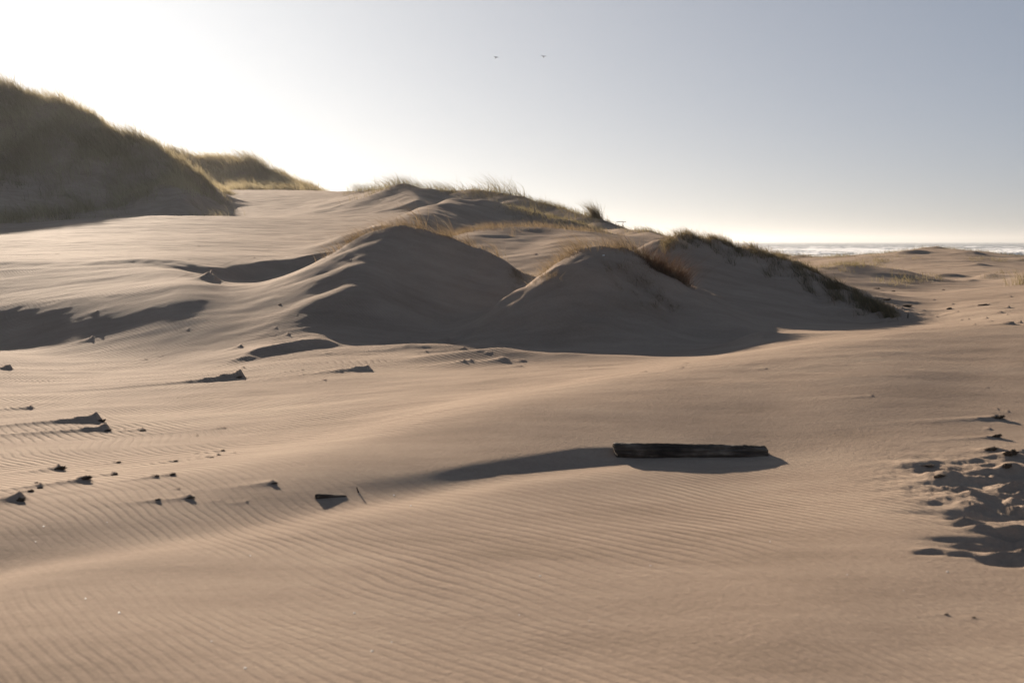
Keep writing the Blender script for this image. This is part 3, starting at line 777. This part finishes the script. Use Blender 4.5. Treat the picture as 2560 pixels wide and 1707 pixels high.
tuft(1245, 640, 40, .45, .8, 'pale tuft low on the right crest of the big near mound', straw, .10, .007, skyline=(27, 33), seed=11)
tuft(955, 600, 50, .42, 1.5, 'swept-back tuft on the left shoulder of the big near mound', straw, .18, .007, skyline=(27, 33), seed=12)
tuft(885, 640, 90, .45, 1.7, 'long trailing grass on the left flank of the big near mound', straw, .22, .007, skyline=(27, 32), seed=13)
tuft(835, 670, 60, .5, 1.8, 'lowest trailing tuft on the left flank of the big near mound', straw, .18, .007, skyline=(26, 32), seed=14)
tuft(1440, 640, 150, .46, 1.0, 'large leaning tuft on the left top of the smaller near mound', straw, .18, .007, skyline=(24, 28), seed=15)
tuft(1420, 690, 70, .35, .9, 'brown tuft below the large leaning one on the smaller near mound', straw, .16, .007, skyline=(24, 27), seed=16)
tuft(1545, 610, 120, .36, .8, 'dry tuft right of the flat top of the smaller near mound', straw, .2, .007, skyline=(24, 28), seed=17)
tuft(1600, 640, 120, .32, .5, 'reddish tuft at the right shoulder of the smaller near mound', straw, .16, .007, skyline=(24, 28), seed=18)
tuft(2556, 712, 130, .36, .3, 'short tuft on a sand hump at the right edge', marram, .18, .008, dmin=28, dmax=45, seed=19)
tuft(345, 345, 500, 1.3, .8, 'shaggy grass clump standing above the skyline of the tall left dune', hillg, 1.0, .035, skyline=(80, 112), seed=20)
tuft(458, 390, 500, 1.7, .9, 'shaggy clump at the dip where the tall left dune meets the hill behind', hillg, 1.1, .04, skyline=(140, 185), seed=21)
tuft(640, 412, 700, 2.0, .8, 'peaked grass clump on the skyline of the smaller hazy hill', hillg, 1.3, .045, skyline=(140, 185), seed=22)

tuft(1522, 672, 26, .16, .5, 'small sprig of dead grass on the shaded face of the smaller near mound', straw, .03, .006, dmin=20, dmax=30, seed=30)
tuft(1604, 712, 60, .2, 1.0, 'matted dead grass hanging on the right of the shaded face of the smaller near mound', straw, .14, .007, dmin=20, dmax=30, seed=31)
tuft(1300, 700, 30, .16, .4, 'low dry sprig in the sandy gap between the two near mounds', straw, .1, .006, dmin=24, dmax=40, seed=32)
tuft(1280, 592, 20, .22, .3, 'upright sprig on the face of the low hummock between the near mounds', straw, .05, .006, dmin=34, dmax=46, seed=33)
# dead brush down the right side of the smaller near mound
def brush(x0, x1, n_, seed, label, dm=(23.5, 27.5)):
    rs = np.random.default_rng(seed)
    P = along((x0, x1), dm[0], dm[1], n_, .1, .12, seed, .9, 14, -.05)
    base = np.c_[P, ground_z(P[:, 0], P[:, 1])]
    h = .26 * np.clip(rs.normal(1, .4, n_), .3, 2)
    v, f2, sh = blades(base, h, rs.normal(.1, .5, n_), np.full(n_, .009), 5, rs, .8, (-1, 0), .1)
    o = mesh_np('dead_brush', v, f2, brushm, smooth=False, attrs={'shade': sh})
    c0 = base.mean(0)
    return tag(o, label, 'brush', None, 'stuff')
brushm = grass_mat('dead_brush', (.05, .03, .02), (.17, .10, .06), .25)
brush(1600, 1715, 1500, 41, 'tangled dark dead brush down the right side of the smaller near mound')

# ------------------------------------------------------------------ driftwood
def wood_mat(name, dark, mid, light, scale=1.0):
    m, t, o = new_mat(name)
    L = t.links.new
    tc_ = N(t, 'ShaderNodeTexCoord')
    mp = N(t, 'ShaderNodeMapping'); mp.inputs['Scale'].default_value = (3 * scale, 40 * scale, 40 * scale); L(tc_.outputs['Object'], mp.inputs[0])
    n1 = N(t, 'ShaderNodeTexNoise', Scale=1.0, Detail=6.0, Roughness=.7); L(mp.outputs[0], n1.inputs['Vector'])
    n2 = N(t, 'ShaderNodeTexNoise', Scale=6.0 * scale, Detail=5.0); L(tc_.outputs['Object'], n2.inputs['Vector'])
    f = math_n(t, 'ADD', math_n(t, 'MULTIPLY', n1.outputs[0], .6), math_n(t, 'MULTIPLY', n2.outputs[0], .4))
    b = N(t, 'ShaderNodeBsdfPrincipled'); b.inputs['Roughness'].default_value = .85; b.inputs['Specular IOR Level'].default_value = .2
    L(ramp(t, f, [(.36, dark), (.52, mid), (.68, light)]), b.inputs['Base Color'])
    bp = N(t, 'ShaderNodeBump'); bp.inputs['Strength'].default_value = .9; bp.inputs['Distance'].default_value = .012 / scale
    L(f, bp.inputs['Height']); L(bp.outputs[0], b.inputs['Normal']); L(b.outputs[0], o.inputs[0])
    return m
logm = wood_mat('weathered_wood', (.014, .012, .010), (.075, .058, .045), (.24, .20, .155))

def make_log(name, A_, B_, ra, rb, mat, rings=110, seg=56, seed=3, rough=.006, cut=(.3, -.25), label='', cat=''):
    A_ = Vector(A_); B_ = Vector(B_); ax = B_ - A_; Ln = ax.length
    cen = (A_ + B_) / 2
    th = np.linspace(0, 2 * math.pi, seg, endpoint=False)
    xs = np.linspace(-Ln / 2, Ln / 2, rings)
    XX, TH = np.meshgrid(xs, th, indexing='ij')
    k = (XX + Ln / 2) / Ln
    r = ra + (rb - ra) * k
    r = r * (1 + .05 * np.cos(2 * TH + .6) + .03 * np.cos(3 * TH + 1.5))
    r = r + rough * (gnoise(XX * 7, np.cos(TH) * 2.2 + np.sin(TH) * 3.1, seed) + .7 * gnoise(XX * 3, TH * 9 / 6.283 * 3, seed + 2) + .5 * gnoise(XX * 30, TH * 6, seed + 4))
    # grooves along the grain
    r -= rough * 1.2 * np.clip(gnoise(XX * 1.5, TH * 5, seed + 8) - .25, 0, 1)
    e = np.minimum(k, 1 - k) * Ln
    r *= 1 - .12 * np.exp(-e / .008)
    Yl = r * np.cos(TH); Zl = r * np.sin(TH)
    Xl = XX + np.where(k < .5, cut[0] * (1 - 2 * k) ** 6, cut[1] * (2 * k - 1) ** 6) * Zl + np.where(k < .5, (1 - 2 * k) ** 10, (2 * k - 1) ** 10) * .012 * gnoise(TH * 2, r * 90, seed + 6)
    v = np.stack([Xl, Yl, Zl], -1).reshape(-1, 3)
    id_ = np.arange(rings * seg).reshape(rings, seg); nx_ = np.roll(id_, -1, 1)
    fc = np.stack([id_[:-1], id_[1:], nx_[1:], nx_[:-1]], -1).reshape(-1, 4).tolist()
    vl = v.tolist()
    for end, ring in ((0, id_[0]), (1, id_[-1])):
        prev = ring
        for q in (.8, .55, .3):
            c0 = v[ring].mean(0); nr = []
            for j, ix in enumerate(ring):
                p = c0 + (v[ix] - c0) * q; p[0] += (-1 if end == 0 else 1) * .003 * math.sin(j * 2.1 + q * 20)
                nr.append(len(vl)); vl.append(p.tolist())
            for j in range(seg):
                f4 = [prev[j], nr[j], nr[(j + 1) % seg], prev[(j + 1) % seg]]
                fc.append([int(x) for x in (f4[::-1] if end else f4)])
            prev = nr
        ci = len(vl); vl.append(v[ring].mean(0).tolist())
        for j in range(seg):
            f4 = [int(prev[j]), ci, int(prev[(j + 1) % seg])]
            fc.append(f4[::-1] if end else f4)
    me = bpy.data.meshes.new(name); me.from_pydata(vl, [], fc); me.update()
    for p in me.polygons: p.use_smooth = True
    me.materials.append(mat)
    o = bpy.data.objects.new(name, me); COL.objects.link(o)
    o.location = cen
    o.rotation_mode = 'QUATERNION'
    o.rotation_quaternion = ax.to_track_quat('X', 'Z')
    return tag(o, label, cat)
def up(p, dz):
    return Vector((p[0], p[1], p[2] + dz))
LA = unproj(1536, 1130, 10.32); LB = unproj(1918, 1138, 10.40)
print('LOG', LA, z_at(LA[0], LA[1]), LB, z_at(LB[0], LB[1]))
make_log('driftwood_post', LA, LB,   .072, .073, logm, cut=(-.2, -.22), label='thick dark weathered driftwood post lying on the foreground sand', cat='driftwood')
sA = hit(790, 1246); sB = hit(866, 1241)
make_log('driftwood_stick', up(sA, .014), up(sB, .001), .017, .006, logm, rings=40, seg=16, seed=9, rough=.003, cut=(0, 0), label='short tapering driftwood stick half buried left of the thick post', cat='stick')
tA = hit(897, 1232)
make_log('twig', up(tA, -.005), (tA.x - .012, tA.y, tA.z + .03), .006, .004, logm, rings=10, seg=8, seed=12, rough=.001, cut=(0, 0), label='tiny upright twig just right of the tapering stick', cat='twig')
pA = hit(2269, 795)
make_log('wooden_stub', up(pA, -.03), (pA.x + .01, pA.y, pA.z + .08), .014, .012, logm, rings=12, seg=10, seed=14, rough=.001, cut=(0, 0), label='small upright wooden stub right of the end of the long shaded dune', cat='stub')

# ------------------------------------------------------------------ clumps of debris (dark crusts, weed, clods)
def clod_mat():
    m, t, o = new_mat('dark_debris'); L = t.links.new
    geo = N(t, 'ShaderNodeNewGeometry')
    n1 = N(t, 'ShaderNodeTexNoise', Scale=60.0, Detail=4.0); L(geo.outputs['Position'], n1.inputs['Vector'])
    b = N(t, 'ShaderNodeBsdfPrincipled'); b.inputs['Roughness'].default_value = .95; b.inputs['Specular IOR Level'].default_value = .1
    L(ramp(t, n1.outputs[0], [(.35, (.045, .033, .024)), (.6, (.14, .105, .075))]), b.inputs['Base Color'])
    L(b.outputs[0], o.inputs[0]); return m
clodm = clod_mat()
def clump(x, y, sx, sz, label, cat='debris', name='debris_clump', seed=0, group=None, mat=None):
    p = hit(x, y)
    if p is None: return
    bm = bmesh.new()
    bmesh.ops.create_icosphere(bm, subdivisions=4, radius=1)
    v = np.array([q.co[:] for q in bm.verts])
    s0 = seed * 3.7 + x * .01
    nn = .45 * gnoise(v[:, 0] * 1.6 + s0, v[:, 1] * 1.6 + v[:, 2], 120) + .35 * gnoise(v[:, 0] * 4 + s0, v[:, 2] * 4 + v[:, 1] * 2, 121) + .2 * gnoise(v[:, 0] * 9 + s0, v[:, 2] * 9 + v[:, 1] * 5, 122)
    v = v * (1 + nn)[:, None]
    v[:, 2] += .35 * np.abs(gnoise(v[:, 0] * 3 + s0, v[:, 1] * 3, 125))
    v[:, 0] += .5 * v[:, 2]
    v *= [sx * .7, sx * .5, sz * .5]
    for q, c_ in zip(bm.verts, v): q.co = c_
    me = bpy.data.meshes.new(name); bm.to_mesh(me); bm.free()
    me.materials.append(mat or clodm)
    o = bpy.data.objects.new(name, me); COL.objects.link(o)
    o.location = (p.x, p.y, float(z_at(p.x, p.y)) - sz * .05)
    return tag(o, label, cat, group)
CL = [(252, 1053, .055, .035, 'dark crusty clump at the tip of the highest sand tail in the left ripples'),
 (268, 1077, .04, .022, 'dark clump just below the highest one on the left ripples'),
 (355, 1077, .04, .02, 'flat dark clump at the right end of the sand tails in the left ripples'),
 (150, 1172, .055, .035, 'rough dark clump standing alone above the row of left-edge clumps'),
 (216, 1197, .04, .03, 'dark peaked clump with a long shadow in the lower left group'),
 (286, 1187, .03, .02, 'small peaked clump right of the long-shadowed one'),
 (50, 1252, .04, .035, 'big triangular dark clump nearest the left edge'),
 (99, 1220, .025, .016, 'small dark clump above and right of the triangular one'),
 (76, 1228, .025, .018, 'small clump directly above the triangular one'),
 (90, 1207, .02, .014, 'little clump topmost above the triangular one'),
 (557, 1127, .022, .014, 'topmost of three tiny clumps right of the left ripples'),
 (546, 1138, .018, .012, 'middle of three tiny clumps right of the left ripples'),
 (529, 1144, .022, .014, 'lowest of three tiny clumps right of the left ripples'),
 (438, 1153, .025, .014, 'tiny clump left of the three tiny ones'),
 (432, 1187, .025, .018, 'tiny peaked clump below the three tiny ones'),
 (392, 1190, .02, .012, 'tiny clump beside the tiny peaked one'),
 (296, 1156, .025, .012, 'tiny flat clump between the lone rough clump and the three tiny ones'),
 (474, 1245, .03, .016, 'ragged clump nearest to the tapering stick on its left'),
 (394, 1249, .022, .012, 'tiny clump left of the ragged clump'),
 (684, 1208, .03, .012, 'flat dark clump above left of the tapering stick'),
 (597, 945, .05, .035, 'dark block at the tip of the long sand tail in mid picture left'),
 (700, 762, .045, .03, 'lone dark lump on the saddle left of the big near mound'),
 (2495, 1044, .06, .03, 'ragged dark clump above the trampled patch'),
 (2490, 1091, .045, .03, 'peaked dark clump between the ragged one and the trampled patch'),
 (2478, 1122, .05, .028, 'blocky dark clump at the top of the trampled patch'),
 (2525, 1133, .06, .045, 'large dark clod in the trampled patch by the right edge'),
 (2515, 1168, .04, .035, 'dark clod below the large one in the trampled patch'),
 (2350, 1190, .05, .02, 'flat dark clod at the left side of the trampled patch'),
 (2320, 1164, .05, .012, 'thin dark crust at the upper left of the trampled patch'),
 (2365, 1536, .012, .008, 'tiny dark speck of debris low on the right foreground sand'),
 (2433, 1544, .012, .008, 'tiny dark debris right of the low speck on the right foreground'),
 (2372, 773, .07, .06, 'dark stumpy debris on the sand right of the long shaded dune'),
 (2458, 763, .12, .04, 'flat dark mound of debris right of the stumpy one'),
 (2265, 766, .14, .06, 'wide dark clump near the right tip of the long shaded dune'),
 (2213, 750, .12, .04, 'dark low debris on a small hump behind the tip of the long shaded dune'),
 (2232, 729, .08, .05, 'small dark peak in front of the little brown dune'),
 (2190, 722, .14, .05, 'dark crust at the foot of the little brown dune'),
 (2358, 725, .06, .03, 'small dark speck on the hollow before the sunlit dune'),
]
for i, (x, y, a_, b_, lb) in enumerate(CL): clump(x, y, a_, b_, lb, seed=i)
shell_sparkle_m, t_m, o_m = new_mat('white_shell')  # shell white, reused for the sparkle bits below
bb = N(t_m, 'ShaderNodeBsdfPrincipled'); bb.inputs['Base Color'].default_value = (.85, .84, .82, 1); bb.inputs['Roughness'].default_value = .5
t_m.links.new(bb.outputs[0], o_m.inputs[0])
clump(1508, 640, .028, .03, 'small bright white shell on the shaded face of the smaller near mound', 'shell', 'white_shell', 60, mat=shell_sparkle_m)

rf_ = random.Random(8)
_sf = None
for i in range(22):  # white bits added to imitate the sparkle of the sand
    p = hit(rf_.uniform(60, 2500), rf_.uniform(1180, 1690))
    if _sf is None:
        bm = bmesh.new(); bmesh.ops.create_icosphere(bm, subdivisions=2, radius=.0042)
        for v_ in bm.verts: v_.co.z *= .45; v_.co.x *= 1.3
        me = bpy.data.meshes.new('sparkle_bit'); bm.to_mesh(me); bm.free(); me.materials.append(shell_sparkle_m)
        _sf = bpy.data.objects.new('sparkle_bit', me); o = _sf
    else: o = _sf.copy()
    COL.objects.link(o); o.location = (p.x, p.y, float(z_at(p.x, p.y)) + .0015); o.rotation_euler = (0, 0, rf_.uniform(0, 6))
    o.scale = [rf_.uniform(.5, 1.25)] * 3
    tag(o, 'tiny white bit added as a sparkle on the rippled foreground sand', 'shell fragment', 'white sparkle bits scattered over the foreground sand')

# ------------------------------------------------------------------ gulls
gullm, t_g, o_g = new_mat('gull_feathers')
bg_ = N(t_g, 'ShaderNodeBsdfPrincipled'); bg_.inputs['Base Color'].default_value = (.035, .035, .04, 1); bg_.inputs['Roughness'].default_value = .8
t_g.links.new(bg_.outputs[0], o_g.inputs[0])
def gull(x, y, d, span, roll, yaw, flap, label):
    p = unproj(x, y, d)
    # body of revolution
    prof_ = [(-.30, .004), (-.26, .03), (-.18, .05), (-.05, .065), (.08, .06), (.16, .042), (.20, .038), (.24, .03), (.27, .012), (.30, .003)]
    vs, fs = [], []
    sg_ = 12
    for (bx, br) in prof_:
        for j in range(sg_):
            a = 2 * math.pi * j / sg_
            vs.append((bx, br * math.cos(a), br * .9 * math.sin(a) + (.015 if bx > .15 else 0)))
    for i in range(len(prof_) - 1):
        for j in range(sg_):
            fs.append((i * sg_ + j, (i + 1) * sg_ + j, (i + 1) * sg_ + (j + 1) % sg_, i * sg_ + (j + 1) % sg_))
    # tail fan
    b0 = len(vs); vs += [(-.27, -.02, .008), (-.27, .02, .008), (-.42, .07, .006), (-.42, -.07, .006), (-.27, -.02, -.002), (-.27, .02, -.002), (-.42, .07, -.002), (-.42, -.07, -.002)]
    fs += [(b0, b0 + 1, b0 + 2, b0 + 3), (b0 + 7, b0 + 6, b0 + 5, b0 + 4), (b0, b0 + 3, b0 + 7, b0 + 4), (b0 + 1, b0 + 5, b0 + 6, b0 + 2), (b0 + 3, b0 + 2, b0 + 6, b0 + 7)]
    root = empty('gull', p); root.rotation_euler = (roll, R(-38), yaw)
    me = bpy.data.meshes.new('body'); me.from_pydata(vs, [], fs); me.update(); me.materials.append(gullm)
    o = bpy.data.objects.new('body', me); COL.objects.link(o); o.parent = root
    for q in me.polygons: q.use_smooth = True
    for sd_ in (-1, 1):
        st_ = [(0, .0, .15, .02), (.18, .10 * flap, .17, .018), (.45, .20 * flap, .15, .012), (.75, .10 * flap, .10, .007), (1.0, -.04 * flap, .02, .003)]
        vs, fs = [], []
        for (sy_, hz, ch, tk) in st_:
            yy = sd_ * (.04 + sy_ * span * .5); sw = .10 - .10 * abs(sy_ - .35)
            vs += [(sw, yy, hz * span), (sw - ch * .4, yy, hz * span + tk), (sw - ch, yy, hz * span), (sw - ch * .4, yy, hz * span - tk * .4)]
        for i in range(len(st_) - 1):
            for j in range(4):
                a, b = i * 4 + j, i * 4 + (j + 1) % 4
                fs.append((a, b, b + 4, a + 4) if sd_ > 0 else (a, a + 4, b + 4, b))
        fs.append((0, 1, 2, 3)); n4 = (len(st_) - 1) * 4; fs.append((n4, n4 + 1, n4 + 2, n4 + 3))
        me = bpy.data.meshes.new('wing'); me.from_pydata(vs, [], fs); me.update(); me.materials.append(gullm)
        w_ = bpy.data.objects.new('wing', me); COL.objects.link(w_); w_.parent = root
    tag(root, label, 'gull', 'gulls gliding above the dunes')
gull(1240, 144, 240, .85, R(14), R(60), .55, 'left of the two dark gulls high in the middle of the sky')
gull(1359, 142, 240, 1.0, R(8), R(82), .8, 'right of the two dark gulls high in the middle of the sky, wings spread')
gull(1414, 519, 420, .9, R(-10), R(60), .6, 'faint far gull low over the right end of the central dunes')

# ------------------------------------------------------------------ pale mast on the horizon
mastm, t_q, o_q = new_mat('hazed_metal')
bq = N(t_q, 'ShaderNodeBsdfPrincipled'); bq.inputs['Base Color'].default_value = (.45, .44, .42, 1); bq.inputs['Roughness'].default_value = .7  # pale grey puts the fading by haze into the vessel's colour
t_q.links.new(bq.outputs[0], o_q.inputs[0])
def bars(name, segs_, mat, parent):
    bm = bmesh.new()
    for a, b, w in segs_:
        a = Vector(a); b = Vector(b); d_ = b - a
        mt = Matrix.Translation((a + b) / 2) @ d_.to_track_quat('Z', 'Y').to_matrix().to_4x4() @ Matrix.Diagonal((w, w, d_.length, 1))
        bmesh.ops.create_cube(bm, size=1, matrix=mt)
    me = bpy.data.meshes.new(name); bm.to_mesh(me); bm.free(); me.materials.append(mat)
    o = bpy.data.objects.new(name, me); COL.objects.link(o); o.parent = parent
    return o
MD = 900.0
mb = unproj(1557, 604, MD); root = empty('ship', (mb[0], mb[1], 0.0))
k_ = MD / F                                    # metres per photo pixel at the ship
H0 = CZ
def mz(y): return H0 + (604 - y) * k_
bars('mast', [((0, 0, mz(580)), (0, 0, mz(553)), .55), ((0, 0, mz(560)), (-.8, 0, mz(572)), .25), ((0, 0, mz(560)), (.8, 0, mz(572)), .25)], mastm, root)
bars('crossarm', [((-18 * k_, 0, mz(555.5)), (7 * k_, 0, mz(555)), .4), ((-18 * k_, 0, mz(555.5)), (0, 0, mz(552)), .15), ((-14 * k_, 0, mz(559)), (0, 0, mz(568)), .15), ((6 * k_, 0, mz(557)), (6 * k_, 0, mz(553)), .3)], mastm, root)
lat = []
for i in range(7):
    y0, y1 = 563 + i * 3, 566 + i * 3; w0, w1 = 1.2 + i * .8, 2.0 + i * .8
    lat += [((-w0 * k_, 0, mz(y0)), (-w1 * k_, 0, mz(y1)), .22), ((w0 * k_, 0, mz(y0)), (w1 * k_, 0, mz(y1)), .22), ((-w1 * k_, 0, mz(y1)), (w1 * k_, 0, mz(y1)), .22), ((-w0 * k_, 0, mz(y0)), (w1 * k_, 0, mz(y1)), .16)]
bars('lattice_tower', lat, mastm, root)
bars('superstructure', [((-6 * k_, 0, mz(575)), (6 * k_, 0, mz(575)), 3 * k_), ((-9 * k_, 0, mz(582)), (9 * k_, 0, mz(582)), 6 * k_)], mastm, root)
bm = bmesh.new()
hp = [(-9, 0), (-7, -1.6), (6, -1.8), (10, 0), (6, 1.8), (-7, 1.6)]
lo_ = [bm.verts.new((x * .9, y * .7, -1.0)) for x, y in hp]; hi_ = [bm.verts.new((x, y, mz(585))) for x, y in hp]
bm.faces.new(hi_); bm.faces.new(lo_[::-1])
for i in range(6): bm.faces.new((lo_[i], lo_[(i + 1) % 6], hi_[(i + 1) % 6], hi_[i]))
me = bpy.data.meshes.new('hull'); bm.to_mesh(me); bm.free(); me.materials.append(mastm)
hu = bpy.data.objects.new('hull', me); COL.objects.link(hu); hu.parent = root
tag(root, 'pale mast of a far vessel with a crossarm, seen just over the central dunes', 'ship')

# ------------------------------------------------------------------ haze
hm_, t_h, o_h = new_mat('haze')
pv = N(t_h, 'ShaderNodeVolumePrincipled'); pv.inputs['Color'].default_value = (.36, .37, .38, 1)
pv.inputs['Density'].default_value = 0.00013; pv.inputs['Anisotropy'].default_value = 0.62
t_h.links.new(pv.outputs[0], o_h.inputs['Volume'])
bm = bmesh.new(); bmesh.ops.create_cube(bm, size=1)
me = bpy.data.meshes.new('haze'); bm.to_mesh(me); bm.free(); me.materials.append(hm_)
hz = bpy.data.objects.new('haze', me); COL.objects.link(hz)
Z0, Z1 = min(float(Zp.min()), 0) - 3.0, 62.0
hz.scale = (52000, 17500, Z1 - Z0); hz.location = (0, 17500 / 2 - 1000, (Z0 + Z1) / 2)
tag(hz, 'thin bright haze of blown sand and sea spray', None, None, 'stuff')
